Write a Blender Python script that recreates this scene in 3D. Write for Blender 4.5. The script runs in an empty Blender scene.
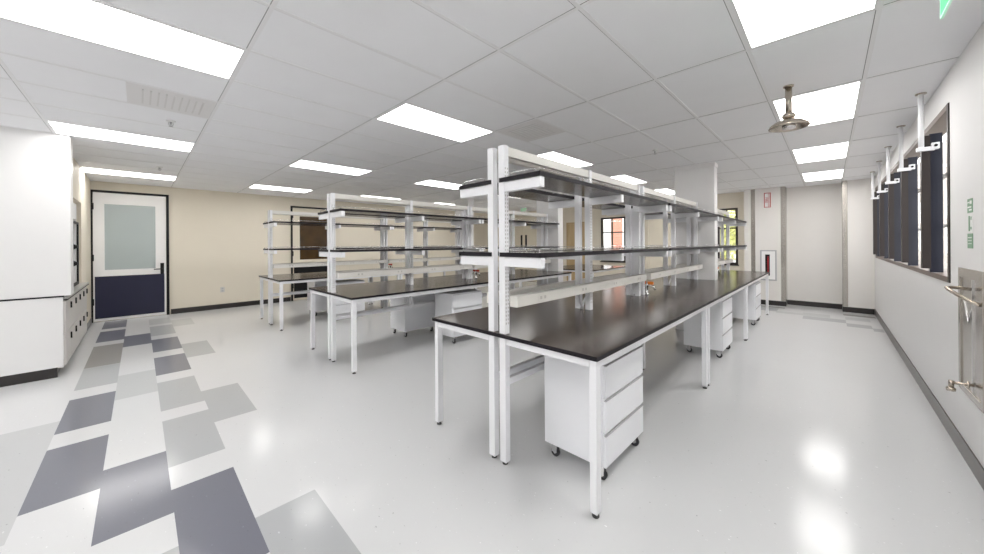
import bpy, bmesh, math, random
from mathutils import Vector, Matrix
random.seed(7)
S = bpy.context.scene
COL = S.collection
PI = math.pi

# ---------------------------------------------------------------- materials
def mat(name, col, rough=.5, metal=0., noise=.0, nscale=8., coat=0., coat_rough=.05, spec=.5, bump=0., bscale=60.,
        emit=None, estr=0.):
    m = bpy.data.materials.new(name); m.use_nodes = True
    nt = m.node_tree; b = nt.nodes['Principled BSDF']
    b.inputs['Base Color'].default_value = (*col, 1)
    b.inputs['Roughness'].default_value = rough
    b.inputs['Metallic'].default_value = metal
    b.inputs['Coat Weight'].default_value = coat
    b.inputs['Coat Roughness'].default_value = coat_rough
    b.inputs['Specular IOR Level'].default_value = spec
    tc = nt.nodes.new('ShaderNodeTexCoord')
    n = nt.nodes.new('ShaderNodeTexNoise'); n.inputs['Scale'].default_value = nscale
    nt.links.new(tc.outputs['Object'], n.inputs['Vector'])
    mx = nt.nodes.new('ShaderNodeMix'); mx.data_type = 'RGBA'
    mx.inputs[6].default_value = (*[max(0, c*(1-noise)) for c in col], 1)
    mx.inputs[7].default_value = (*[min(1, c*(1+noise)) for c in col], 1)
    nt.links.new(n.outputs['Fac'], mx.inputs[0])
    nt.links.new(mx.outputs[2], b.inputs['Base Color'])
    if bump:
        n2 = nt.nodes.new('ShaderNodeTexNoise'); n2.inputs['Scale'].default_value = bscale
        nt.links.new(tc.outputs['Object'], n2.inputs['Vector'])
        bp = nt.nodes.new('ShaderNodeBump'); bp.inputs['Strength'].default_value = bump; bp.inputs['Distance'].default_value = .01
        nt.links.new(n2.outputs['Fac'], bp.inputs['Height']); nt.links.new(bp.outputs['Normal'], b.inputs['Normal'])
    if emit:
        b.inputs['Emission Color'].default_value = (*emit, 1)
        b.inputs['Emission Strength'].default_value = estr
    return m

def vct(name, col, amt=.05):
    """speckled waxed vinyl floor tile"""
    m = mat(name, col, rough=.42, coat=.7, coat_rough=.15, spec=.2, noise=.02, nscale=1.2)
    nt = m.node_tree; b = nt.nodes['Principled BSDF']
    src = b.inputs['Base Color'].links[0].from_socket
    tc = nt.nodes['Texture Coordinate']
    v = nt.nodes.new('ShaderNodeTexNoise'); v.inputs['Scale'].default_value = 38; v.inputs['Detail'].default_value = 4
    mp = nt.nodes.new('ShaderNodeMapping'); mp.inputs['Scale'].default_value = (1, 1.6, 1)
    nt.links.new(tc.outputs['Object'], mp.inputs['Vector']); nt.links.new(mp.outputs['Vector'], v.inputs['Vector'])
    r1 = nt.nodes.new('ShaderNodeValToRGB'); r1.color_ramp.elements[0].position = .70; r1.color_ramp.elements[1].position = .74
    r2 = nt.nodes.new('ShaderNodeValToRGB'); r2.color_ramp.elements[0].position = .26; r2.color_ramp.elements[1].position = .30
    nt.links.new(v.outputs['Fac'], r1.inputs[0]); nt.links.new(v.outputs['Fac'], r2.inputs[0])
    m1 = nt.nodes.new('ShaderNodeMix'); m1.data_type = 'RGBA'; m1.inputs[7].default_value = (*[c*.55 for c in col], 1)
    nt.links.new(r1.outputs['Color'], m1.inputs[0]); nt.links.new(src, m1.inputs[6])
    m2 = nt.nodes.new('ShaderNodeMix'); m2.data_type = 'RGBA'; m2.inputs[6].default_value = (*[min(1, c*1.35+.04) for c in col], 1)
    nt.links.new(r2.outputs['Color'], m2.inputs[0]); nt.links.new(m1.outputs[2], m2.inputs[7])
    nt.links.new(m2.outputs[2], b.inputs['Base Color'])
    # faint long waviness of the waxed surface
    n2 = nt.nodes.new('ShaderNodeTexNoise'); n2.inputs['Scale'].default_value = 6
    nt.links.new(tc.outputs['Object'], n2.inputs['Vector'])
    bp = nt.nodes.new('ShaderNodeBump'); bp.inputs['Strength'].default_value = .05; bp.inputs['Distance'].default_value = .01
    nt.links.new(n2.outputs['Fac'], bp.inputs['Height']); nt.links.new(bp.outputs['Normal'], b.inputs['Coat Normal'])
    return m

def emission(name, col, s):
    m = bpy.data.materials.new(name); m.use_nodes = True; nt = m.node_tree
    nt.nodes.remove(nt.nodes['Principled BSDF'])
    e = nt.nodes.new('ShaderNodeEmission'); e.inputs[0].default_value = (*col, 1); e.inputs[1].default_value = s
    nt.links.new(e.outputs[0], nt.nodes['Material Output'].inputs[0]); return m

def glass(name, tint=(1, 1, 1), refl=.12):
    m = bpy.data.materials.new(name); m.use_nodes = True; nt = m.node_tree
    nt.nodes.remove(nt.nodes['Principled BSDF'])
    t = nt.nodes.new('ShaderNodeBsdfTransparent'); t.inputs[0].default_value = (*tint, 1)
    g = nt.nodes.new('ShaderNodeBsdfGlossy'); g.inputs['Roughness'].default_value = .02
    lw = nt.nodes.new('ShaderNodeLayerWeight'); lw.inputs[0].default_value = .5
    pw = nt.nodes.new('ShaderNodeMath'); pw.operation = 'POWER'; pw.inputs[1].default_value = 5; nt.links.new(lw.outputs['Facing'], pw.inputs[0])
    f = nt.nodes.new('ShaderNodeMath'); f.operation = 'MULTIPLY_ADD'; f.inputs[1].default_value = .35; f.inputs[2].default_value = .04; nt.links.new(pw.outputs[0], f.inputs[0])
    x = nt.nodes.new('ShaderNodeMixShader')
    nt.links.new(f.outputs[0], x.inputs[0]); nt.links.new(t.outputs[0], x.inputs[1]); nt.links.new(g.outputs[0], x.inputs[2])
    nt.links.new(x.outputs[0], nt.nodes['Material Output'].inputs[0]); return m

def bricks(name, c1, c2, mortar, scale):
    m = mat(name, c1, .9); nt = m.node_tree; b = nt.nodes['Principled BSDF']
    tc = nt.nodes['Texture Coordinate']; k = nt.nodes.new('ShaderNodeTexBrick')
    k.inputs['Color1'].default_value = (*c1, 1); k.inputs['Color2'].default_value = (*c2, 1); k.inputs['Mortar'].default_value = (*mortar, 1)
    k.inputs['Scale'].default_value = scale
    mp = nt.nodes.new('ShaderNodeMapping'); mp.inputs['Rotation'].default_value = (PI/2, 0, 0)
    nt.links.new(tc.outputs['Object'], mp.inputs['Vector']); nt.links.new(mp.outputs['Vector'], k.inputs['Vector'])
    nt.links.new(k.outputs['Color'], b.inputs['Base Color']); return m

def woodm(name, c1, c2):
    m = mat(name, c1, .45); nt = m.node_tree; b = nt.nodes['Principled BSDF']
    tc = nt.nodes['Texture Coordinate']; w = nt.nodes.new('ShaderNodeTexWave'); w.bands_direction = 'Y'
    w.inputs['Scale'].default_value = 5; w.inputs['Distortion'].default_value = 5; w.inputs['Detail'].default_value = 3
    mp = nt.nodes.new('ShaderNodeMapping'); mp.inputs['Scale'].default_value = (1, 1, .12)
    nt.links.new(tc.outputs['Object'], mp.inputs['Vector']); nt.links.new(mp.outputs['Vector'], w.inputs['Vector'])
    x = nt.nodes.new('ShaderNodeMix'); x.data_type = 'RGBA'; x.inputs[6].default_value = (*c1, 1); x.inputs[7].default_value = (*c2, 1)
    nt.links.new(w.outputs['Fac'], x.inputs[0]); nt.links.new(x.outputs[2], b.inputs['Base Color']); return m

M = dict(
    wall=mat('wall_paint', (.79, .78, .775), .55, noise=.01, bump=.03, bscale=220),
    wallbeige=mat('beige_wall_paint', (.77, .71, .60), .6, noise=.01, bump=.03, bscale=220),
    wallfar=mat('far_wall_paint', (.79, .765, .735), .6, noise=.01, bump=.03, bscale=220),
    panel=mat('white_panel', (.86, .855, .85), .3, noise=.01),
    ceil=mat('ceiling_tile', (.90, .905, .925), .85, noise=.02, nscale=3, bump=.12, bscale=350),
    tbar=mat('ceiling_bar', (.85, .85, .86), .6),
    tjoint=mat('tile_shadow_gap', (.30, .30, .30), .9),
    base=mat('rubber_base', (.022, .019, .018), .3, noise=.1), baser=mat('rubber_base_grey', (.085, .075, .068), .28, noise=.05),
    frame=mat('white_powder_coat', (.88, .885, .91), .32, noise=.01, nscale=3),
    beam=mat('cream_powder_coat', (.82, .80, .755), .35, noise=.01),
    slot=mat('slot_dark', (.34, .32, .29), .7),
    top=mat('phenolic_top', (.052, .038, .031), .2, noise=.15, nscale=30, spec=.5, bump=.02, bscale=90),
    edge=mat('phenolic_edge', (.014, .012, .016), .5, noise=.1, spec=.2),
    ped=mat('pedestal_steel', (.89, .90, .93), .3, noise=.01),
    gap=mat('dark_gap', (.05, .05, .05), .8),
    rubber=mat('caster_rubber', (.03, .03, .035), .45),
    chrome=mat('chrome', (.75, .75, .76), .14, 1., noise=.03),
    nickel=mat('brushed_nickel', (.55, .49, .42), .24, 1., noise=.08, nscale=20),
    steel=mat('stainless', (.50, .47, .43), .26, 1., noise=.06, nscale=4),
    navy=mat('navy_kickplate', (.010, .011, .040), .4, noise=.08, nscale=4),
    black=mat('black_paint', (.008, .008, .009), .45, noise=.1, spec=.3),
    brown=mat('bronze_frame', (.022, .014, .012), .45, noise=.1),
    bronze=mat('bronze_sill', (.15, .11, .09), .4, noise=.1),
    fin=mat('navy_fin', (.012, .014, .028), .3, noise=.1),
    frost=mat('frosted_glass', (.42, .475, .475), .22, noise=.03, nscale=2),
    darkglass=mat('dark_brown_glass', (.06, .032, .010), .12, noise=.6, nscale=3),
    redp=mat('red_plastic', (.62, .05, .02), .35), orange=mat('orange_plastic', (.85, .22, .02), .35),
    red=mat('red_paint', (.5, .02, .03), .3),
    green=mat('sage_green_sticker', (.22, .36, .24), .5), white=mat('white_print', (.85, .86, .84), .5),
    greenlit=mat('green_exit_panel', (.05, .45, .18), .3, emit=(.03, .50, .16), estr=.6),
    greenedge=mat('pale_green_edge', (.55, .85, .65), .3, emit=(.35, .8, .5), estr=.5),
    vent=mat('vent_face', (.78, .77, .77), .6), ventd=mat('vent_dark', (.70, .69, .68), .7),
    grey=mat('grey_plastic', (.45, .45, .46), .5),
    plate=mat('outlet_plate', (.62, .60, .56), .4),
    counter=mat('grey_counter', (.50, .49, .47), .3),
    drawer=mat('casework_grey', (.66, .64, .61), .35),
    wood=woodm('wood_door', (.60, .46, .27), (.50, .36, .19)),
    cream=mat('cream_door', (.76, .70, .58), .4),
    glass=glass('window_glass'),
    hoodglass=mat('hood_sash_glass', (.40, .43, .44), .12, noise=.05),
    brick=bricks('red_brick', (.42, .15, .10), (.50, .20, .13), (.50, .40, .34), 3.),
    stucco=mat('pale_stucco', (.60, .56, .52), .9, noise=.03),
    outglass=mat('outdoor_pane', (.75, .78, .80), .15),
    leaf=mat('leaf_green', (.55, .58, .20), .6, noise=.4, nscale=3), bark=mat('bark', (.12, .08, .05), .9, noise=.3),
    ground=mat('outdoor_concrete', (.40, .38, .35), .9, noise=.1),
    f0=vct('floor_white', (.635, .64, .645)),
    f1=vct('floor_light_grey', (.50, .51, .515)),
    f2=vct('floor_mid_grey', (.41, .42, .43)),
    f3=vct('floor_slate', (.155, .16, .195)),
    f4=vct('floor_taupe_grey', (.30, .29, .275)),
    lamp=emission('lamp_diffuser', (1., .985, .965), 9.5),
    lampframe=mat('lamp_frame', (.82, .82, .82), .4),
)

# ---------------------------------------------------------------- helpers
class MB:
    def __init__(s): s.bm = bmesh.new()
    def box(s, x0, x1, y0, y1, z0, z1, mi=0):
        vs = [s.bm.verts.new(p) for p in ((x0,y0,z0),(x1,y0,z0),(x1,y1,z0),(x0,y1,z0),(x0,y0,z1),(x1,y0,z1),(x1,y1,z1),(x0,y1,z1))]
        for f in ((0,3,2,1),(4,5,6,7),(0,1,5,4),(1,2,6,5),(2,3,7,6),(3,0,4,7)):
            fc = s.bm.faces.new([vs[i] for i in f]); fc.material_index = mi
        return s
    def lathe(s, c, prof, axis='Z', n=24, mi=0, smooth=True):
        """prof: list of (radius, along)"""
        rings = []
        for r, a in prof:
            ring = []
            for k in range(n):
                t = 2*PI*k/n; u, v = r*math.cos(t), r*math.sin(t)
                p = {'Z': (u, v, a), 'X': (a, u, v), 'Y': (v, a, u)}[axis]
                ring.append(s.bm.verts.new((c[0]+p[0], c[1]+p[1], c[2]+p[2])))
            rings.append(ring)
        for A, B in zip(rings, rings[1:]):
            for k in range(n):
                f = s.bm.faces.new((A[k], A[(k+1) % n], B[(k+1) % n], B[k])); f.material_index = mi; f.smooth = smooth
        for R, rev in ((rings[0], True), (rings[-1], False)):
            try:
                f = s.bm.faces.new(R[::-1] if rev else R); f.material_index = mi
            except ValueError: pass
        return s
    def cyl(s, c, r, h, axis='Z', n=20, mi=0): return s.lathe(c, [(r, 0), (r, h)], axis, n, mi)
    def tube(s, pts, r, n=10, mi=0):
        pts = [Vector(p) for p in pts]; rings = []
        up = Vector((0, 0, 1))
        for i, p in enumerate(pts):
            d = (pts[min(i+1, len(pts)-1)]-pts[max(i-1, 0)]).normalized()
            a = d.cross(up)
            if a.length < .05: a = d.cross(Vector((0, 1, 0)))
            a.normalize(); b = d.cross(a).normalized()
            if rings and a.dot(la) < 0: a = -a; b = -b
            la = a
            rings.append([s.bm.verts.new(p+r*(a*math.cos(2*PI*k/n)+b*math.sin(2*PI*k/n))) for k in range(n)])
        for A, B in zip(rings, rings[1:]):
            for k in range(n):
                f = s.bm.faces.new((A[k], A[(k+1) % n], B[(k+1) % n], B[k])); f.smooth = True; f.material_index = mi
        s.bm.faces.new(rings[0][::-1]).material_index = mi; s.bm.faces.new(rings[-1]).material_index = mi
        return s
    def build(s, name, mats, parent=None, bevel=0, loc=None):
        bmesh.ops.recalc_face_normals(s.bm, faces=s.bm.faces[:])
        me = bpy.data.meshes.new(name); s.bm.to_mesh(me); s.bm.free()
        o = bpy.data.objects.new(name, me); COL.objects.link(o)
        for m in (mats if isinstance(mats, (list, tuple)) else [mats]): me.materials.append(M[m])
        if bevel:
            b = o.modifiers.new('bevel', 'BEVEL'); b.width = bevel; b.segments = 2; b.limit_method = 'ANGLE'; b.angle_limit = .6
        if loc: o.location = loc
        if parent: o.parent = parent
        return o

def box(name, m, parent, x0, x1, y0, y1, z0, z1, bevel=0): return MB().box(x0,x1,y0,y1,z0,z1).build(name, m, parent, bevel)
def thing(name, label, cat, loc=(0,0,0), rz=0, group=None):
    o = bpy.data.objects.new(name, None); COL.objects.link(o); o.location = loc; o.rotation_euler = (0, 0, rz)
    o.empty_display_size = .1
    o['label'] = label; o['category'] = cat
    if group: o['group'] = group
    return o
def tag(o, label, cat, group=None):
    o['label'] = label; o['category'] = cat
    if group: o['group'] = group
    return o
def structure(o, label=None):
    o['kind'] = 'structure'
    if label: o['label'] = label
    return o
def copy_tree(o, parent=None):
    c = o.copy(); COL.objects.link(c)
    if parent is not None: c.parent = parent
    for ch in list(o.children): copy_tree(ch, c)
    return c

# ---------------------------------------------------------------- room dimensions (metres; camera stands over the origin)
C = 2.88
XR, XL = .68, -10.69
YW, YA, YC = 11.2, 10.84, 11.22        # window part, front parts and recessed part of the far wall
YBACK = -3.6
XP = -6.52                             # face of the casework end panel at the left

# floor: waxed vinyl with an inlaid pattern of slabs
def floor():
    rows = [-.81, -.495, -.18, .135, .452, .768]
    rects = []
    def R(row, x0, x1, m): rects.append((x0, x1, rows[row], rows[row+1], m))
    R(0, -4.88, -3.06, 1); R(0, -3.0, -2.2, 2)
    R(1, -4.24, -3.33, 3); R(1, -5.46, -4.55, 3); R(1, -6.72, -5.78, 2); R(1, -8.10, -6.73, 4); R(1, -9.42, -8.40, 3); R(1, -10.6, -9.68, 3)
    R(2, -3.58, -2.72, 3); R(2, -6.06, -5.12, 1); R(2, -8.65, -7.73, 3); R(2, -2.4, -1.5, 2)
    R(3, -2.98, -2.02, 3); R(3, -4.2, -3.29, 2); R(3, -5.42, -4.46, 2); R(3, -6.66, -5.73, 3); R(3, -7.98, -7.02, 3); R(3, -9.30, -8.30, 2); R(3, -10.26, -9.5, 1)
    R(4, -2.33, -1.42, 2); R(4, -4.77, -3.85, 2); R(4, -7.29, -6.35, 2); R(4, -9.8, -9.0, 1)
    # the same pattern by the far wall
    rects += [(-.42, .0, 9.75, 10.15, 1), (.22, .56, 9.75, 10.1, 1), (-.40, .22, 9.33, 9.72, 2), (.22, .54, 9.0, 9.36, 2),
              (-.85, -.42, 9.75, 10.0, 1), (-1.3, -.85, 9.9, 10.4, 2), (.20, .66, 10.3, 10.5, 4), (.54, .66, 8.8, 9.1, 2), (-1.5, -.75, 10.45, 10.62, 4)]
    xs = sorted({XL-.3, 1.2} | {r[0] for r in rects} | {r[1] for r in rects})
    ys = sorted({YBACK-.3, 11.6} | {r[2] for r in rects} | {r[3] for r in rects})
    bm = bmesh.new(); V = {}
    def v(i, j):
        if (i, j) not in V: V[i, j] = bm.verts.new((xs[i], ys[j], 0))
        return V[i, j]
    for i in range(len(xs)-1):
        for j in range(len(ys)-1):
            cx, cy = (xs[i]+xs[i+1])/2, (ys[j]+ys[j+1])/2
            f = bm.faces.new((v(i,j), v(i+1,j), v(i+1,j+1), v(i,j+1)))
            for r in rects:
                if r[0] < cx < r[1] and r[2] < cy < r[3]: f.material_index = r[4]
    me = bpy.data.meshes.new('floor'); bm.to_mesh(me); bm.free()
    for k in ('f0', 'f1', 'f2', 'f3', 'f4'): me.materials.append(M[k])
    o = bpy.data.objects.new('floor', me); COL.objects.link(o); structure(o, 'glossy white vinyl floor with inlaid grey and slate slabs')
floor()

# ceiling with lay-in tiles
GX = lambda L: -1.618-.61*L
GY = lambda m: .53+1.22*m
ceil = structure(MB().box(XL-.1, XR+.1, YBACK-.1, 11.5, C, C+.08).build('ceiling', 'ceil'), 'white suspended tile ceiling')
g = MB()
Ls = [GX(l) for l in range(-3, 15)]; Ms = [GY(m) for m in range(-3, 9)]
for x in Ls:
    g.box(x-.012, x+.012, YBACK, 11.2, C-.003, C+.001, 0)
    g.box(x-.016, x-.012, YBACK, 11.2, C-.0012, C+.001, 1)
for y in Ms:
    g.box(XL, XR, y-.012, y+.012, C-.0031, C+.001, 0)
    g.box(XL, XR, y-.016, y-.012, C-.0013, C+.001, 1)
structure(g.build('trim_1', ['tbar', 'tjoint']), 'white suspension bars between the ceiling tiles')

# ---- walls
t = .16
WY0, WY1, WZ0, WZ1 = 4.46, 10.5, 1.21, 2.63        # right wall ribbon window
b = MB()
b.box(XR, XR+t, YBACK, WY0, 0, C); b.box(XR, XR+t, WY1, YA+.1, 0, C)
b.box(XR, XR+t, WY0, WY1, 0, WZ0); b.box(XR, XR+t, WY0, WY1, WZ1, C)
structure(b.build('wall_right', 'wall'), 'white wall on the right with a long ribbon window')
structure(MB().box(XL-.15, XL, -.9, YW+.2, 0, C).build('wall_left', 'wallbeige'), 'beige wall at the left end with two doors')
structure(MB().box(XL, -9.02, -1.6, -.68, 0, C).build('wall_alcove', 'wallbeige'), 'short wall between the casework alcove and the door')
structure(MB().box(XP, XR, YBACK-.15, YBACK, 0, C).build('wall_back', 'wall'))
structure(MB().box(XP-.25, XP-.005, YBACK, -.575, .962, C).build('wall_partition', 'panel'), 'white partition wall on the left ending at the casework')
structure(MB().box(XL, XP-.62, -1.6, -1.45, 0, C).build('wall_recess', 'wall'))
structure(MB().box(-9.02, XP-.25, -1.45, -.68, 2.28, C).build('wall_soffit', 'wallbeige'), 'soffit above the casework alcove')
# far wall
W2 = (-5.66, -4.55, .93, 2.42); W3 = (-2.22, -1.75, .95, 2.47)
b = MB(); xe = [XL, W2[0], W2[1], W3[0], W3[1], -1.36]
b.box(xe[0], xe[1], YW, YW+t, 0, C); b.box(xe[2], xe[3], YW, YW+t, 0, C); b.box(xe[4], xe[5]-.04, YW, YW+t, 0, C)
for W in (W2, W3):
    b.box(W[0], W[1], YW, YW+t, 0, W[2]); b.box(W[0], W[1], YW, YW+t, W[3], C)
structure(b.build('wall_far', 'wallbeige'), 'far wall with two windows')
b = MB(); b.box(-1.56, -.76, YA, YW+t, 0, C); b.box(-.76, .21, YC, YC+t, 0, C); b.box(.21, XR, YA, YC+t, 0, C)
structure(b.build('wall_end', 'wallfar'), 'stepped white end wall at the far right')
# corner guards in stainless steel
for i, (x0, x1, lab) in enumerate(((-1.42, -1.335, 'stainless corner guard left of the red extinguisher sign'),
                                   (-.84, -.752, 'stainless corner guard right of the red extinguisher sign'),
                                   (.202, .285, 'stainless corner guard nearest the ribbon window'))):
    q = MB(); q.box(x0, x1, YA-.006, YA-.001, .12, C-.005)
    if i == 1: q.box(x1-.001, x1+.004, YA-.006, YA+.3, .12, C-.005)
    if i == 2: q.box(x0-.001, x0+.003, YA-.006, YA+.3, .12, C-.005)
    tag(q.build('corner_guard', 'steel'), lab, 'corner guard', 'corner guards on the end wall')

# baseboards
b = MB(); b.box(XR-.008, XR, YBACK, YA, 0, .125)
structure(b.build('baseboard_right', 'baser'))
b = MB(); b.box(XL, XL+.008, .50, 2.93, 0, .115); b.box(XL, XL+.008, 4.16, YW, 0, .115)
structure(b.build('baseboard_left', 'base'))
b = MB(); b.box(XL, -1.57, YW-.008, YW, 0, .115); b.box(-1.568, -.75, YA-.008, YA, 0, .115)
b.box(-.76, -.75, YA, YC, 0, .115); b.box(-.76, .21, YC-.008, YC, 0, .115); b.box(.2, XR-.01, YA-.008, YA, 0, .115); b.box(.2, .209, YA, YC, 0, .115)
structure(b.build('baseboard_far', 'base'))
b = MB(); b.box(-10.68, -9.02, -.68, -.672, 0, .115)
structure(b.build('baseboard_alcove', 'base'))

# structural columns that reach the ceiling
for x, lab, n in ((-1.675, 'white', 1), (-4.745, 'white', 2), (-7.815, 'white', 3)):
    b = MB(); b.box(x-.30, x+.31, 6.7, 6.9, 0, C-.07); b.box(x-.31, x+.32, 6.69, 6.91, C-.07, C)
    o = b.build('column', 'wall', None, .004)
    structure(o, {1: 'white square column at the end of the nearest bench', 2: 'white square column at the end of the middle bench', 3: 'white square column at the end of the farthest bench'}[n])

# ---------------------------------------------------------------- doors in the left wall
def lab_door(name, y0, y1, z1, pane, label):
    """door leaf in the wall X=XL facing +X"""
    r = thing(name, label, 'door', (XL, y0, 0)); w = y1-y0; r['kind'] = 'structure'; del r['category']
    f = MB(); f.box(0, .035, 0, .04, 0, z1); f.box(0, .035, w-.045, w, 0, z1); f.box(0, .035, 0, w, z1-.045, z1)
    f.build('door_frame', 'black', r)
    l = MB(); ly0, ly1 = .045, w-.05; p0, p1, pz0, pz1 = pane
    l.box(.004, .03, ly0, p0, .02, z1-.05); l.box(.004, .03, p1, ly1, .02, z1-.05); l.box(.004, .03, p0, p1, .02, pz0); l.box(.004, .03, p0, p1, pz1, z1-.05)
    l.build('door_leaf', 'panel' if name == 'door_1' else 'cream', r)
    MB().box(.008, .02, p0, p1, pz0, pz1).build('pane', 'frost' if name == 'door_1' else 'darkglass', r)
    MB().box(.031, .036, ly0+.02, ly1-.03, .07, .93).build('kick_plate', 'navy' if name == 'door_1' else 'black', r, .001)
    h = MB(); h.box(.03, .045, ly1-.095, ly1-.035, .93, 1.17); h.cyl((.045, ly1-.065, 1.04), .012, .045, 'X')
    h.box(.082, .098, ly1-.2, ly1-.052, 1.03, 1.05)
    h.build('door_handle', 'black', r, .002)
    for z in (.35, 1.25, 2.3): MB().box(.03, .045, .03, .055, z, z+.13).build('hinge', 'black', r)
    return r
lab_door('door_1', -.695, .475, 2.70, (.20, .95, 1.06, 2.42), 'white door with frosted pane and navy kick plate beside the alcove')
lab_door('door_2', 2.945, 4.115, 2.64, (.22, 1.0, 1.14, 2.36), 'white door with dark brown pane behind the farthest bench')
# threshold under door 1
structure(MB().box(XL, XL+.05, -.65, .43, 0, .012).build('trim_2', 'chrome'))

# doors in the far wall
def far_door(name, x0, x1, z1, m, label, slits=()):
    r = thing(name, label, 'door', ((x0+x1)/2, YW, 0)); r['kind'] = 'structure'; del r['category']; w = (x1-x0)/2
    f = MB(); f.box(-w-.05, -w, -.03, 0, 0, z1+.05); f.box(w, w+.05, -.03, 0, 0, z1+.05); f.box(-w-.05, w+.05, -.03, 0, z1, z1+.05)
    f.build('door_frame', 'cream' if m != 'wood' else 'wood', r)
    n = 2 if slits else 1
    for k in range(n):
        a = -w+k*w*2/n+.004; bb = a+2*w/n-.008
        l = MB().box(a, bb, -.02, -.002, .02, z1-.004).build('door_leaf', m, r)
        if slits:
            c = bb-.16 if k == 0 else a+.07
            MB().box(c, c+.09, -.024, -.018, .9, z1-.45).build('vision_panel', 'black', l)
            MB().box(min(a, bb)+.12, bb-.24 if k == 0 else bb-.12, -.05, -.02, 1.0, 1.05).build('push_bar', 'chrome', l)
        else:
            MB().box(bb-.1, bb-.06, -.06, -.02, .98, 1.1).build('door_handle', 'chrome', l)
far_door('door_3', -9.69, -8.47, 2.36, 'cream', 'cream double exit door in the far wall under the green sign', (1,))
far_door('door_4', -6.98, -6.08, 2.27, 'wood', 'light wooden door in the far wall beyond the middle bench')
far_door('door_5', -4.06, -3.45, 2.25, 'cream', 'narrow cream door in the far wall right of the brick-view window')

# ---------------------------------------------------------------- windows
def far_window(name, W, label, vm, hm):
    r = thing(name, label, 'window', ((W[0]+W[1])/2, YW, W[2])); r['kind'] = 'structure'; del r['category']
    w = (W[1]-W[0])/2; h = W[3]-W[2]
    f = MB(); e = .05
    f.box(-w, -w+e, -.01, .09, 0, h); f.box(w-e, w, -.01, .09, 0, h); f.box(-w+e, w-e, -.01, .09, 0, e); f.box(-w+e, w-e, -.01, .09, h-e, h)
    f.build('window_frame', 'brown', r)
    for x, e2 in vm: MB().box(x-e2, x+e2, .0, .08, e, h-e).build('mullion', 'brown', r)
    for z in hm: MB().box(-w+e, w-e, .005, .075, z-.018, z+.018).build('transom', 'brown', r)
    MB().box(-w+e, w-e, .03, .036, e, h-e).build('pane', 'glass', r)
    MB().box(-w-.02, w+.02, -.05, 0.1, -.03, 0).build('window_sill', 'brown', r)
far_window('window_2', W2, 'dark framed window with a brick building outside', ((.30, .05), (-.17, .012)), (.98,))
far_window('window_3', W3, 'narrow dark framed window with yellow-green foliage outside', ((-.02, .012),), (.98,))

r = thing('window_1', 'long ribbon window with bronze frame and deep fins on the right wall', 'window', (XR, WY0, WZ0)); r['kind'] = 'structure'; del r['category']
L, Hh = WY1-WY0, WZ1-WZ0
f = MB(); e = .045
f.box(-.008, .12, 0, .05, 0, Hh); f.box(-.008, .12, L-.05, L, 0, Hh)
f.build('window_frame', 'brown', r)
MB().box(-.008, .13, .05, L-.05, Hh-e, Hh).build('window_head', 'bronze', r)
MB().box(-.008, .13, .05, L-.05, 0, e).build('window_sill', 'bronze', r)
MB().box(.085, .09, .05, L-.05, e, Hh-e).build('pane', 'glass', r)
FY = [4.96+1.22*k for k in range(5)]
for y in FY:
    f = MB(); f.box(-.08, -.03, y-WY0, y-WY0+.07, .085, Hh-.14, 0); f.box(-.03, .045, y-WY0+.05, y-WY0+.10, .05, Hh-.12, 1)
    f.build('mullion', ['brown', 'fin'], r)
for z in (.47, .93): MB().box(.07, .10, .05, L-.05, z-.012, z+.012).build('transom', 'grey', r)

# white braces from the ceiling to each window mullion
wl = ['nearest the camera', 'second from the camera', 'third from the camera', 'fourth from the camera', 'farthest from the camera']
for k, y in enumerate(FY):
    r = thing('ceiling_brace', 'white ceiling post bracketed to a bronze window mullion, ' + wl[k], 'brace', (.598, y, 2.33), 0, 'ceiling posts along the ribbon window')
    MB().cyl((0, 0, .02), .018, C-2.33-.022, 'Z', 16).build('post', 'frame', r)
    MB().lathe((0, 0, C-2.33-.012), [(.035, 0), (.035, .01)], 'Z', 16).build('flange', 'nickel', r)
    b = MB(); b.box(-.03, .075, -.03, .012, .02, .055); b.build('bracket', 'frame', r, .003)
    b = MB(); b.box(.055, .10, -.035, .02, .03, .085); b.cyl((.078, -.045, .058), .011, .012, 'Y', 12, 1); b.build('clamp', ['frame', 'black'], r, .002)

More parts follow.
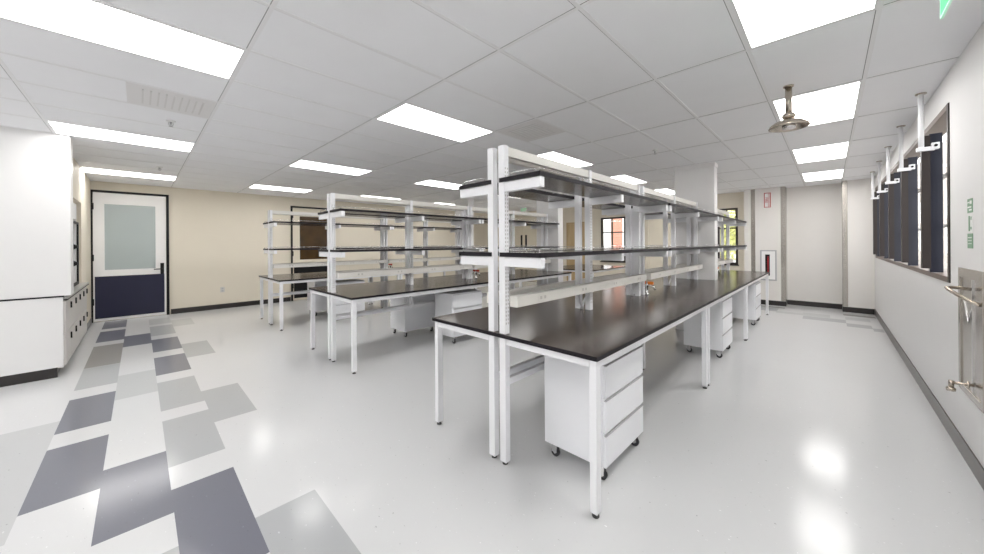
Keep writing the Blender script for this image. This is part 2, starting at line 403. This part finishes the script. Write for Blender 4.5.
# ---------------------------------------------------------------- ceiling fittings
def ceiling_light(L, m, label):
    """fills grid cell between bars L and L+1, m and m+1"""
    x1, x0 = GX(L)-.012, GX(L+1)+.012; y0, y1 = GY(m)+.012, GY(m+1)-.012
    r = thing('ceiling_light', label, 'ceiling light', ((x0+x1)/2, (y0+y1)/2, C), 0, 'recessed ceiling light panels')
    w, h = (x1-x0)/2, (y1-y0)/2; e = .012
    f = MB(); f.box(-w, -w+e, -h, h, -.005, .0); f.box(w-e, w, -h, h, -.005, .0); f.box(-w+e, w-e, -h, -h+e, -.005, .0); f.box(-w+e, w-e, h-e, h, -.005, .0)
    f.build('lamp_frame', 'lampframe', r)
    MB().box(-w+e, w-e, -h+e, h-e, -.004, -.0005).build('diffuser', 'lamp', r)
lights = [
 (2, -1, 'large bright ceiling panel at the top left corner of the photo'),
 (2, 1, 'bright ceiling panel above the left end of the nearest bench'),
 (2, 3, 'ceiling panel just behind the top rail of the nearest bench'),
 (2, 5, 'small ceiling panel left of the column, nearer of two'),
 (2, 7, 'small ceiling panel touching the column edge, farther of two'),
 (-3, 1, 'large ceiling panel cut off by the top edge at right'),
 (-3, 3, 'ceiling panel behind the emergency shower head'),
 (-3, 5, 'second ceiling panel beyond the shower toward the end wall'),
 (-3, 7, 'ceiling panel nearest the stepped end wall'),
 (7, -1, 'long ceiling panel meeting the white partition wall, nearer of two'),
 (7, 1, 'ceiling panel above the middle bench near end'),
 (7, 3, 'ceiling panel left of the nearest bench top shelf'),
 (7, 5, 'ceiling panel seen low over the middle bench rail'),
 (12, -1, 'thin ceiling panel above the navy and white door'),
 (12, 1, 'thin ceiling panel above the farthest bench end'),
 (12, 3, 'thin ceiling panel over the farthest bench, just above its rail'),
 (12, 5, 'thin distant ceiling panel near the far corner'),
]
for a in lights: ceiling_light(*a)
# real lamps of the same room that hang behind the viewpoint
for i, (L, m) in enumerate(((2, -3), (-3, -1), (-3, -3), (7, -3))):
    if GX(L+1) < XP-.2: continue
    ld = bpy.data.lights.new('ceiling_lamp', 'AREA'); ld.shape = 'RECTANGLE'; ld.size = .57; ld.size_y = 1.18; ld.energy = 9.5*.57*1.18*PI; ld.color = (1, .985, .965)
    lo = bpy.data.objects.new('ceiling_lamp', ld); COL.objects.link(lo); lo.location = (GX(L)-.305, GY(m)+.61, C-.01)

def vent(L, y0, y1, label):
    x1, x0 = GX(L)-.014, GX(L+1)+.014
    r = thing('ceiling_vent', label, 'ceiling vent', ((x0+x1)/2, (y0+y1)/2, C)); w, h = (x1-x0)/2, (y1-y0)/2
    MB().box(-w, w, -h, h, -.004, 0).build('vent_plate', 'vent', r)
    b = MB()
    for k in range(9):
        y = -.2+k*.05; b.box(-.2, .2, y, y+.012, -.009, -.004)
    b.build('slat', 'ventd', r)['kind'] = 'stuff'
vent(4, GY(-1)+.62, GY(0)-.014, 'square perforated ceiling vent beside the large left ceiling panel')
vent(1, GY(2)+.014, GY(2)+.60, 'square ceiling vent above the near end of the nearest bench')
for (x, y, z, lab) in ((-5.03, .245, 1, 'sprinkler head beside the perforated ceiling vent'), (-8.07, .25, 1, 'sprinkler head above the navy and white door'), (-1.79, 5.2, 1, 'sprinkler head in front of the column')):
    r = thing('sprinkler_head', lab, 'sprinkler', (x, y, C), 0, 'sprinkler heads')
    MB().lathe((0, 0, 0), [(.04, 0), (.038, -.006), (.02, -.012)], 'Z', 20).build('escutcheon', 'lampframe', r)
    b = MB(); b.cyl((0, 0, -.04), .008, .03); b.tube([(0, -.015, -.012), (0, -.018, -.04), (0, 0, -.055)], .003, 6); b.tube([(0, .015, -.012), (0, .018, -.04), (0, 0, -.055)], .003, 6)
    b.lathe((0, 0, -.06), [(.018, 0), (.018, .003)], 'Z', 16); b.build('nozzle', 'grey', r)

# emergency shower
r = thing('emergency_shower', 'round nickel emergency shower head hanging from the ceiling', 'shower', (-.245, 3.90, C))
MB().lathe((0, 0, 0), [(.036, -.001), (.036, -.010), (.026, -.016)], 'Z', 24).build('flange', 'nickel', r)
MB().cyl((0, 0, -.235), .0235, .225, 'Z', 20).build('pipe', 'nickel', r)
MB().lathe((0, 0, -.285), [(.028, .0), (.044, .012), (.048, .028), (.042, .042), (.027, .055)], 'Z', 24).build('collar', 'nickel', r)
MB().lathe((0, 0, -.36), [(.018, .030), (.05, .030), (.124, .006), (.131, .0), (.138, .004), (.130, .024), (.102, .048), (.062, .064), (.04, .070), (.025, .072)], 'Z', 40).build('shower_dish', 'nickel', r)
MB().lathe((0, 0, -.365), [(.045, .0), (.045, .03)], 'Z', 20).build('spray_nozzle', 'chrome', r)

# exit signs
r = thing('exit_sign', 'green lit exit sign cut off by the top right edge', 'sign', (.389, 2.42, C))
MB().box(-.004, .004, -.30, .268, -.267, -.03).build('sign_panel', 'greenlit', r)
b = MB(); b.box(-.0045, .0045, .268, .274, -.275, -.03); b.box(-.0045, .0045, -.30, .268, -.275, -.267); b.build('panel_edge', 'greenedge', r)
MB().box(-.03, .03, -.30, .27, -.03, 0).build('housing', 'frame', r)
r = thing('exit_sign', 'small green exit sign hanging before the cream double door', 'sign', (-7.95, 9.8, C))
MB().box(-.16, .16, -.02, .02, -.03, 0).build('housing', 'frame', r)
MB().box(-.14, .14, -.008, .008, -.17, -.03).build('sign_panel', 'white', r)
def text(body, size, m, parent, loc, rot, name='lettering'):
    cu = bpy.data.curves.new('t', 'FONT'); cu.body = body; cu.size = size; cu.extrude = .0008; cu.align_x = 'CENTER'; cu.align_y = 'CENTER'
    to = bpy.data.objects.new('tmp_text', cu); COL.objects.link(to)
    dg = bpy.context.evaluated_depsgraph_get(); me = bpy.data.meshes.new_from_object(to.evaluated_get(dg)); bpy.data.objects.remove(to)
    o = bpy.data.objects.new(name, me); COL.objects.link(o); me.materials.clear(); me.materials.append(M[m])
    for p in me.polygons: p.material_index = 0
    o.parent = parent; o.location = loc; o.rotation_euler = rot; return o
text('EXIT', .13, 'greenlit', r, (0, -.0095, -.10), (PI/2, 0, 0))

# ---------------------------------------------------------------- lab benches with shelving
PW, PD = .054, .046          # post width (X) and depth (Y)
def post_mesh(s, zb):
    b = MB(); b.box(-PW/2, PW/2, -PD/2, PD/2, zb, 2.23)
    if 1:
        x = s*(PW/2+.0004)
        for col in (-.011, .011):
            z = .98
            while z < 2.08:
                b.box(min(x, x-s*.0006), max(x, x-s*.0006), col-.0025, col+.0025, z, z+.014, 1); z += .027
    return b
def leg_mesh(b, x, y, w=.044, d=.052): return b.box(x-w/2, x+w/2, y-d/2, y+d/2, .026, .845)
def foot(parent, x, y):
    b = MB(); b.lathe((x, y, 0), [(.02, 0), (.02, .008), (.008, .012), (.008, .028)], 'Z', 12); return b.build('leveling_foot', 'gap', parent)

def bench_section(xc, y0, y1, label, col=None, X1=.775, X0=-.75):
    """double-sided bench; xc centre between posts; col = (y0,y1) of a column standing inside it"""
    r = thing('lab_bench', label, 'lab bench', (xc, y0, 0), 0, 'double sided laboratory benches with shelves')
    L = y1-y0
    zt = .914
    tb = MB()
    ov = .016
    if col:
        c0, c1 = col[0]-y0, col[1]-y0
        tb.box(X0, -.31, -ov+.016, L, zt-.024, zt); tb.box(.33, X1, -ov+.016, L, zt-.024, zt); tb.box(-.31, .33, c1+.01, L, zt-.024, zt)
    else:
        tb.box(X0, X1, -ov, L-.002, zt-.026, zt)
    for f in tb.bm.faces:
        if len(set(round(v.co.z, 4) for v in f.verts)) > 1: f.material_index = 1
    tb.build('tabletop', ['top', 'edge'], r, .0012)
    py0 = .0+PD/2
    if y0 < 2 and xc > -2: ys = [py0, 1.215, 2.38]
    elif col: ys = [c1+.06, (c1+.06+L-.05)/2, L-.05]
    else: ys = [py0, L/2, L-py0-.005]
    ly = [.026, L-(.06 if y0 < 2 and xc > -2 else .03)]
    for y in ly:
        for x in (X1-.036, X0+.036):
            lg = leg_mesh(MB(), x, y).build('leg', 'frame', r, .003); foot(lg, x, y)
    zr = zt-.0245
    # apron frame under the top
    for y in ly:
        e = MB()
        for a, bb in ((.09, X1-.058), (X0+.058, -.09)): e.box(a, bb, y-.024, y+.024, zr-.048, zr)
        if not (col and y == ly[0]): e.build('end_rail', 'frame', r, .002)
    for x in (X1-.036, X0+.036):
        MB().box(x-.02, x+.02, -.0 if not col else .0, L-.004, zr-.048, zr).build('side_rail', 'frame', r, .002)
    for s in (-1, 1):
        for y in ys:
            xp = s*.054
            mid = y == ys[1] or (col and y == ys[0]); pm = post_mesh(s, .55 if mid else .02); bmesh.ops.translate(pm.bm, verts=pm.bm.verts[:], vec=(xp, y, 0))
            po = pm.build('post', ['frame', 'slot'], r); 
            if not mid: foot(po, xp, y)
        MB().box(s*.054-.018, s*.054+.018, ys[0]+PD/2, ys[-1]-PD/2, 2.16, 2.226).build('top_rail', 'beam', r, .002)
        MB().box(s*.054-.018, s*.054+.018, ys[0]+PD/2, ys[-1]-PD/2, .548, .594).build('stretcher', 'frame', r, .002)
    # shelves
    for s in (-1, 1):
        xin, xout = .03, .392
        xs_ = lambda a, b_: (min(s*a, s*b_), max(s*a, s*b_))
        for z in (2.0, 1.482):
            sa, sb = ys[0]-PD/2-.012, ys[-1]+PD/2+.004
            if col: sa = .02
            sh = MB(); a, bb = xs_(.083, xout); sh.box(a, bb, sa, sb, z-.03, z); a, bb = xs_(.042, .083)
            sh.box(a, bb, sa, sa+.011, z-.03, z)
            for f in sh.bm.faces:
                if len(set(round(v.co.z, 4) for v in f.verts)) > 1: f.material_index = 1
            so = sh.build('shelf', ['top', 'edge'], r, .0012)
            for y in ys:
                br = MB(); a, bb = xs_(.082, xout-.004); br.box(a, bb, y-PD/2, y+PD/2, z-.03-.068, z-.0305)
                br.build('shelf_bracket', 'frame', so, .003)
            # wire rail round the edge of the shelf
            rl = MB(); n = 2; zz = z+.026; xo = s*(xout-.022)
            seg = (sb-sa-.04)/n
            for k in range(n):
                ya, yb = sa+.025+k*seg, sa+.015+(k+1)*seg
                rl.tube([(xo, ya, z), (xo, ya, zz-.006), (xo, ya+.006, zz), (xo, yb-.006, zz), (xo, yb, zz-.006), (xo, yb, z)], .0022, 6)
                for q in (ya, yb): rl.cyl((xo, q, z), .006, .005, 'Z', 8)
            if not col:
                yy = sa+.018; xa, xb = s*.12, s*(xout-.05)
                rl.tube([(xa, yy, z), (xa, yy, zz-.006), (xa+s*.006, yy, zz), (xb-s*.006, yy, zz), (xb, yy, zz-.006), (xb, yy, z)], .0028, 6)
            rl.build('guard_rail', 'chrome', so)
        # power raceway with outlets
        a, bb = xs_(.082, .150); ya, yb = ys[0]+PD/2+.004, ys[-1]+PD/2
        rc = MB().box(a, bb, ya, yb, 1.10, 1.176).build('raceway', 'beam', r, .003)
        k = 0; y = ya+.30
        while y < yb-.1:
            a2, b2 = xs_(.150, .1515)
            ob = MB(); ob.box(a2, b2, y-.055, y+.055, 1.118, 1.16, 0)
            a3, b3 = xs_(.1515, .1525)
            for dy in (-.025, .025): ob.box(a3, b3, y+dy-.012, y+dy+.012, 1.128, 1.151, 1)
            ob.build('outlet', ['beam', 'plate'], rc); y += .61
    # conduits curving down between each pair of posts
    for y in ys[1:]:
        cb = MB()
        for s in (-1, 1):
            pts = [(s*(.12-.112*math.sin(q*PI/16)), y-PD/2-.014, 1.10-.185*(q/8)**1.5) for q in range(9)]
            cb.tube(pts, .010, 8)
        cb.build('conduit', 'frame', r)
    return r
XC = [-1.69, -4.75, -7.82]
bench_section(XC[0], 1.77, 4.241, 'nearest white lab bench with black top, section closest to the camera')
bench_section(XC[0], 4.26, 6.685, 'nearest row lab bench, middle section just in front of the column')
bench_section(XC[0], 6.695, 9.34, 'nearest row lab bench, far section around the column toward the end wall', col=(6.7, 6.9))
bench_section(XC[1], 1.77, 4.20, 'middle row lab bench, section closest to the camera', X1=.705, X0=-.765)
bench_section(XC[1], 4.215, 6.64, 'middle row lab bench, far section ending at its column', X1=.705, X0=-.765)
bench_section(XC[2], 1.77, 4.20, 'farthest row lab bench, end section in front of the left wall', X1=.755)
bench_section(XC[2], 4.215, 6.64, 'farthest row lab bench, far section ending at its column', X1=.755)
# plain table beyond the middle column
r = thing('lab_table', 'plain black topped lab table under the window with the brick view', 'table', (-4.75, 8.5, 0))
MB().box(-.75, .75, -1., 1., .88, .905).build('tabletop', 'top', r, .002)
for x in (-.71, .71):
    for y in (-.95, .95):
        lg = MB().box(x-.022, x+.022, y-.025, y+.025, .0, .84).build('leg', 'frame', r, .002)
    MB().box(x-.02, x+.02, -.95, .95, .84, .879).build('side_rail', 'frame', r)
for y in (-.95, .95): MB().box(-.69, .69, y-.02, y+.02, .84, .879).build('end_rail', 'frame', r)

# ---------------------------------------------------------------- mobile drawer pedestals
def pedestal():
    """front faces +X; origin at the floor centre"""
    r = thing('drawer_pedestal', 'x', 'drawer cabinet', (0, 0, 0), 0, 'mobile drawer pedestals under the benches')
    W, D, z0, z1 = .31, .235, .105, .775
    b = MB(); b.box(-D, D-.022, -W, W, z0, z1); b.build('cabinet_body', 'ped', r, .003)
    hh = (z1-z0-.012)/3
    for k in range(3):
        a = z0+.003+k*(hh+.004); 
        d = MB(); d.box(D-.0215, D, -W+.004, W-.004, a, a+hh-.016); d.box(D-.0215, D-.012, -W+.004, W-.004, a+hh-.016, a+hh-.004)
        fr = d.build('drawer', 'ped', r, .002)
        g = MB().box(D-.012, D+.004, -W+.004, W-.004, a+hh-.0175, a+hh-.0145).build('drawer_pull', 'grey', fr)
    for x in (-D+.05, D-.06):
        for y in (-W+.05, W-.05):
            c = MB(); c.box(x-.022, x+.022, y-.022, y+.022, z0-.008, z0); c.box(x-.014, x+.03, y-.019, y-.015, .035, z0-.008); c.box(x-.014, x+.03, y+.015, y+.019, .035, z0-.008)
            co = c.build('caster', 'chrome', r)
            MB().lathe((x+.01, y-.013, .0345), [(.026, 0), (.0345, .004), (.0345, .022), (.026, .026)], 'Y', 20).build('wheel', 'rubber', co)
            MB().cyl((x+.01, y-.0145, .0345), .012, .029, 'Y', 12).build('wheel_hub', 'chrome', co)
    return r
p0 = pedestal()
peds = [(-1.255, 2.37, 0, 'white three-drawer pedestal under the nearest bench corner, closest to the camera'),
        (-1.245, 5.68, 0, 'white three-drawer pedestal under the nearest row, right of the double legs'),
        (-1.205, 8.23, 0, 'white drawer pedestal under the far section beside the end wall'),
        (-5.235, 3.36, PI, 'plain-backed pedestal on casters under the middle bench, seen from behind'),
        (-4.37, 3.68, 0, 'pedestal under the middle bench front edge with its drawers facing right'),
        (-8.18, 2.95, PI, 'plain-backed pedestal under the farthest bench near its end'),
        (-7.42, 3.1, 0, 'pedestal under the farthest bench seen behind the middle bench legs')]
for i, (x, y, rz, lab) in enumerate(peds):
    o = p0 if i == 0 else copy_tree(p0)
    o.location = (x, y, 0); o.rotation_euler = (0, 0, rz); o['label'] = lab
# dark gap seen above the pedestal at the middle bench
# ---------------------------------------------------------------- gas turrets
def turret(x, y, lab, hm='redp'):
    r = thing('gas_turret', lab, 'gas tap', (x, y, .914), 0, 'gas turrets on the benches')
    b = MB(); b.lathe((0, 0, 0), [(.03, 0), (.03, .006), (.014, .012), (.014, .09), (.02, .095), (.02, .125), (.01, .135)], 'Z', 16)
    b.build('turret_body', 'chrome', r)
    for s in (-1, 1):
        b = MB(); b.tube([(s*.015, 0, .11), (s*.05, 0, .115), (s*.08, 0, .095), (s*.10, 0, .06)], .008, 8); b.build('outlet_nozzle', 'chrome', r)
        b = MB(); b.box(s*.045-.034, s*.045+.034, -.01, .01, .125, .158); b.cyl((s*.045, 0, .115), .006, .02, 'Z', 8); b.build('handle', hm, r, .003)
turret(-1.60, 4.34, 'orange handled gas tap on the nearest bench behind the third post pair', 'orange')
turret(-1.60, 7.75, 'orange handled gas tap on the nearest row beyond the column', 'orange')
turret(-4.66, 4.34, 'red handled gas tap on the middle bench beside the tall near post')
turret(-7.80, 4.36, 'red handled gas tap on the farthest bench')

# ---------------------------------------------------------------- casework at the left
r = thing('base_cabinet', 'white lab cabinet end panel with black worktop edge at the left border', 'cabinet', (XP, -.6, 0))
MB().box(-.03, 0, -3.0, -.035, .118, .945).build('cabinet_body', 'panel', r, .002)
MB().box(-.03, .004, -3.0, -.028, .945, .961).build('worktop', 'edge', r)
MB().box(-.03, -.012, -3.0, -.08, 0, .118).build('toe_kick', 'base', r)
# casework in the alcove facing the far wall
q = thing('drawer_cabinet', 'grey drawer unit in the alcove between the white panel and the door', 'cabinet', (-7.15, -.62, 0))
MB().box(-1.82, .595, -.78, -.02, .1, .905).build('cabinet_body', 'drawer', q)
MB().box(-1.82, .59, -.7, -.08, 0, .1).build('toe_kick', 'base', q)
for k in range(5):
    x1 = .58-k*.48
    for j, (a, c) in enumerate(((.12, .50), (.51, .89))):
        d = MB().box(x1-.47, x1, -.02, .0, a, c).build('drawer', 'drawer', q)
        MB().box(x1-.425, x1-.412, .0, .014, c-.13, c-.05).build('handle', 'black', d)
w = thing('worktop', 'grey worktop with dark edge over the alcove drawers', 'worktop', (-7.15, -.6, .905))
MB().box(-1.84, .59, -.80, 0, .012, .036).build('slab', 'counter', w)
MB().box(-1.84, .59, -.04, .002, .0, .012).build('edge_band', 'edge', w)
# fume hood above the worktop
h = thing('fume_hood', 'white fume hood with black framed sash above the alcove worktop', 'fume hood', (-7.2, -.68, .942))
b = MB(); b.box(-1.2, 0, -.70, -.0, 1.02, 1.26); b.box(-.08, 0, -.70, -.0, 0, 1.02); b.box(-1.2, -1.12, -.70, 0, 0, 1.02); b.box(-1.12, -.08, -.70, -.68, 0, 1.02)
b.build('hood_body', 'panel', h)
b = MB(); b.box(-1.22, -1.18, .0, .02, .02, .98); b.box(-1.18, -.02, .0, .02, .95, .98); b.box(-1.18, -.02, .0, .02, .02, .06); b.build('sash_frame', 'black', h)
MB().box(-1.18, -.08, -.03, -.02, .3, .95).build('sash', 'hoodglass', h)
for z in (.36, .60): MB().lathe((-.55, .0, z), [(.035, 0), (.04, .025), (.02, .06)], 'Y', 16).build('knob', 'black', h)

# ---------------------------------------------------------------- right wall fittings
r = thing('eyewash_station', 'recessed stainless eyewash cabinet in the right wall with protruding pull bar', 'eyewash station', (XR, 3.60, .485))
W_, H_ = .56, .865
f = MB(); e = .045
f.box(-.014, -.001, 0, e, 0, H_); f.box(-.014, -.001, W_-e, W_, 0, H_); f.box(-.014, -.001, e, W_-e, 0, e); f.box(-.014, -.001, e, W_-e, H_-e-.02, H_)
f.build('cabinet_frame', 'steel', r, .002)
MB().box(-.006, -.001, e, W_-e, e, H_-e-.02).build('door_panel', 'steel', r)
MB().box(-.014, -.006, .222, .232, e, H_-e-.02).build('door_edge', 'chrome', r)
MB().tube([(-.014, .235, .735), (-.06, .232, .742), (-.098, .215, .745), (-.118, .190, .744), (-.116, .160, .735), (-.09, .115, .708), (-.05, .07, .675), (-.014, .04, .655)], .011, 12).build('pull_bar', 'nickel', r)
b = MB(); b.tube([(-.01, .20, .112), (-.098, .205, .108)], .009, 12); b.tube([(-.10, .205, .122), (-.102, .205, .075)], .013, 12); b.lathe((-.102, .205, .052), [(.02, 0), (.022, .018), (.013, .026)], 'Z', 16)
b.lathe((-.04, .202, .112), [(.021, 0), (.021, .01)], 'X', 16)
b.build('drain_pipe', 'nickel', r)
MB().tube([(-.008, .44, .64), (-.008, .34, .50), (-.008, .27, .60)], .0025, 6).build('pull_cord', 'chrome', r)

def wall_sign(y0, y1, z0, z1, lab, marks):
    r = thing('wall_sign', lab, 'sign', (XR, y0, z0), 0, 'small signs above the eyewash cabinet')
    MB().box(-.003, 0, 0, y1-y0, 0, z1-z0).build('sign_plate', marks[0], r)
    b = MB()
    for (a, c, d, e2) in marks[2]: b.box(-.0045, -.003, a*(y1-y0), c*(y1-y0), d*(z1-z0), e2*(z1-z0))
    b.build('print', marks[1], r)
wall_sign(3.86, 3.975, 1.73, 1.825, 'green square sign, topmost of three above the eyewash cabinet', ('green', 'white', [(.1, .45, .62, .85), (.2, .9, .35, .45), (.1, .6, .15, .25), (.55, .9, .7, .78)]))
wall_sign(3.87, 3.955, 1.60, 1.715, 'white card with green strip, middle of three signs above the eyewash cabinet', ('white', 'green', [(.5, .85, .05, .95), (.1, .25, .7, .9), (.1, .3, .15, .3)]))
wall_sign(3.86, 3.975, 1.49, 1.59, 'green square sign, lowest of three above the eyewash cabinet', ('green', 'white', [(.15, .85, .70, .75), (.15, .85, .5, .54), (.15, .85, .3, .34)]))

# outlets on the walls
def outlet(lab, loc, rz):
    r = thing('wall_outlet', lab, 'outlet', loc, rz)
    MB().box(-.045, .045, -.006, 0, 0, .13).build('face_plate', 'plate', r, .002)
    b = MB(); b.box(-.02, .02, -.008, -.006, .02, .055); b.box(-.02, .02, -.008, -.006, .075, .11); b.build('socket', 'grey', r)
outlet('small outlet plate low on the beige wall right of the door', (XL, 1.43, .40), PI/2)

# fire extinguisher cabinet and sign on the end wall
r = thing('extinguisher_cabinet', 'white recessed fire extinguisher cabinet with slotted door on the end wall', 'cabinet', (-1.08, YA, .60))
b = MB(); b.box(-.16, .16, -.02, 0, 0, .03); b.box(-.16, .16, -.02, 0, .72, .75); b.box(-.16, -.13, -.02, 0, .03, .72); b.box(.13, .16, -.02, 0, .03, .72); b.build('cabinet_frame', 'grey', r)
b = MB(); b.box(-.128, -.06, -.016, -.002, .032, .718); b.box(.03, .128, -.016, -.002, .032, .718); b.box(-.06, .03, -.016, -.002, .032, .12); b.box(-.06, .03, -.016, -.002, .64, .718)
b.build('door', 'panel', r)
MB().box(-.06, .03, -.004, -.001, .12, .64).build('door_slot', 'black', r)
r2 = tag(MB().lathe((-1.085, YA-.014, .74), [(.0, 0), (.012, .0), (.0125, .34), (.008, .42), (.006, .46)], 'Z', 12).build('fire_extinguisher', 'red'), 'red fire extinguisher showing through the slot of its cabinet', 'fire extinguisher')
r = thing('extinguisher_sign', 'white vertical sign with red border above the extinguisher cabinet', 'sign', (-1.09, YA, 2.40))
MB().box(-.066, .066, -.006, 0, 0, .36).build('sign_plate', 'white', r)
b = MB(); b.box(-.066, -.052, -.008, -.006, 0, .36); b.box(.052, .066, -.008, -.006, 0, .36); b.box(-.052, .052, -.008, -.006, 0, .014); b.box(-.052, .052, -.008, -.006, .346, .36)
b.build('border', 'red', r)
text('FIRE', .075, 'red', r, (-.022, -.008, .18), (PI/2, PI/2, 0)); text('EXTINGUISHER', .048, 'red', r, (.026, -.008, .18), (PI/2, PI/2, 0))

# ---------------------------------------------------------------- outside
structure(MB().box(-40, 40, -10, 60, -.3, -.2).build('ground', 'ground'))
r = thing('brick_building', 'red brick building with tall white windows seen through the far window', 'building', (-9, 22, -.2))
MB().box(-9, 7, 0, 5, 0, 9).build('wall', 'brick', r)
for k in range(8):
    for z in (.6, 4.2):
        x = -8.2+k*1.9
        wf = MB().box(x, x+1.1, -.06, .0, z, z+2.8).build('window', 'white', r)
        MB().box(x+.08, x+1.02, -.07, -.055, z+.1, z+2.7).build('pane', 'outglass', wf)
r = thing('pale_building', 'pale building with gridded windows seen past the ribbon window edge', 'building', (6, 20, -.2))
MB().box(0, 4, -18, 40, 0, 9).build('wall', 'stucco', r)
for k in range(17):
    for z in (.9, 3.4):
        y = -17+k*3.2
        wf = MB().box(-.06, 0, y, y+2.3, z, z+1.9).build('window', 'white', r)
        b = MB()
        for a in range(3):
            for c in range(2): b.box(-.07, -.058, y+.08+a*.74, y+.08+a*.74+.66, z+.08+c*.9, z+.08+c*.9+.82)
        b.build('pane', 'outglass', wf)
def tree(x, y, h, rad, lab):
    r = thing('tree', lab, 'tree', (x, y, -.2))
    b = MB(); b.tube([(0, 0, 0), (.05, 0, h*.3), (-.05, .05, h*.6), (0, 0, h*.85)], .09, 8); b.build('trunk', 'bark', r)
    b = MB(); rnd = random.Random(int(x*10))
    for _ in range(2600):
        d = Vector((rnd.gauss(0, 1), rnd.gauss(0, 1), rnd.gauss(0, 1))).normalized()*rad*rnd.uniform(.35, 1)
        p = Vector((d.x, d.y, h*.62+d.z*1.25)); a = Vector((rnd.gauss(0, 1), rnd.gauss(0, 1), rnd.gauss(0, 1))).normalized(); c = a.orthogonal().normalized(); e3 = .09
        if p.z < .2: continue
        vs = [b.bm.verts.new(p+q) for q in (a*e3, c*e3*.5, -a*e3, -c*e3*.5)]; b.bm.faces.new(vs)
    b.build('foliage', 'leaf', r)['kind'] = 'stuff'
tree(-3.6, 15.0, 3.4, 1.3, 'yellow-green tree outside the narrow window, nearer the column side')
tree(-2.9, 18.5, 4.4, 1.6, 'taller yellow-green tree outside the narrow window')

# ---------------------------------------------------------------- world
w = bpy.data.worlds.new('sky'); S.world = w; w.use_nodes = True; nt = w.node_tree
sky = nt.nodes.new('ShaderNodeTexSky'); sky.sky_type = 'HOSEK_WILKIE'; sky.turbidity = 8; sky.sun_direction = (-.4, -.5, .75)
mix = nt.nodes.new('ShaderNodeMix'); mix.data_type = 'RGBA'; mix.inputs[0].default_value = .7; mix.inputs[7].default_value = (1, 1, 1, 1)
nt.links.new(sky.outputs[0], mix.inputs[6]); nt.links.new(mix.outputs[2], nt.nodes['Background'].inputs[0])
nt.nodes['Background'].inputs[1].default_value = 5.0

# ---------------------------------------------------------------- camera
f_, yaw, cy, roll, H = 345.17, -.7742, 244.16, -.0067, 1.54
cam = bpy.data.cameras.new('camera'); co = bpy.data.objects.new('camera', cam); COL.objects.link(co)
cam.sensor_fit = 'HORIZONTAL'; cam.sensor_width = 36; cam.lens = f_/984*36; cam.clip_start = .02; cam.clip_end = 200
cam.shift_y = (cy-277)/984
c, s = math.cos(yaw), math.sin(yaw); Rg = Vector((c, -s, 0)); Fw = Vector((s, c, 0)); Up = Vector((0, 0, 1))
right = Rg*math.cos(roll)+Up*math.sin(roll); up = -Rg*math.sin(roll)+Up*math.cos(roll)
mw = Matrix.Identity(4)
for i in range(3):
    mw[i][0] = right[i]; mw[i][1] = up[i]; mw[i][2] = -Fw[i]
mw[2][3] = H
co.matrix_world = mw
S.camera = co
S.view_settings.view_transform = 'Standard'; S.view_settings.look = 'None'; S.view_settings.gamma = 1; S.view_settings.use_curve_mapping = False
S.view_settings.exposure = 0.13
S.cycles.use_denoising = True
S.cycles.max_bounces = 10; S.cycles.diffuse_bounces = 6; S.cycles.glossy_bounces = 4
S.cycles.sample_clamp_indirect = 8
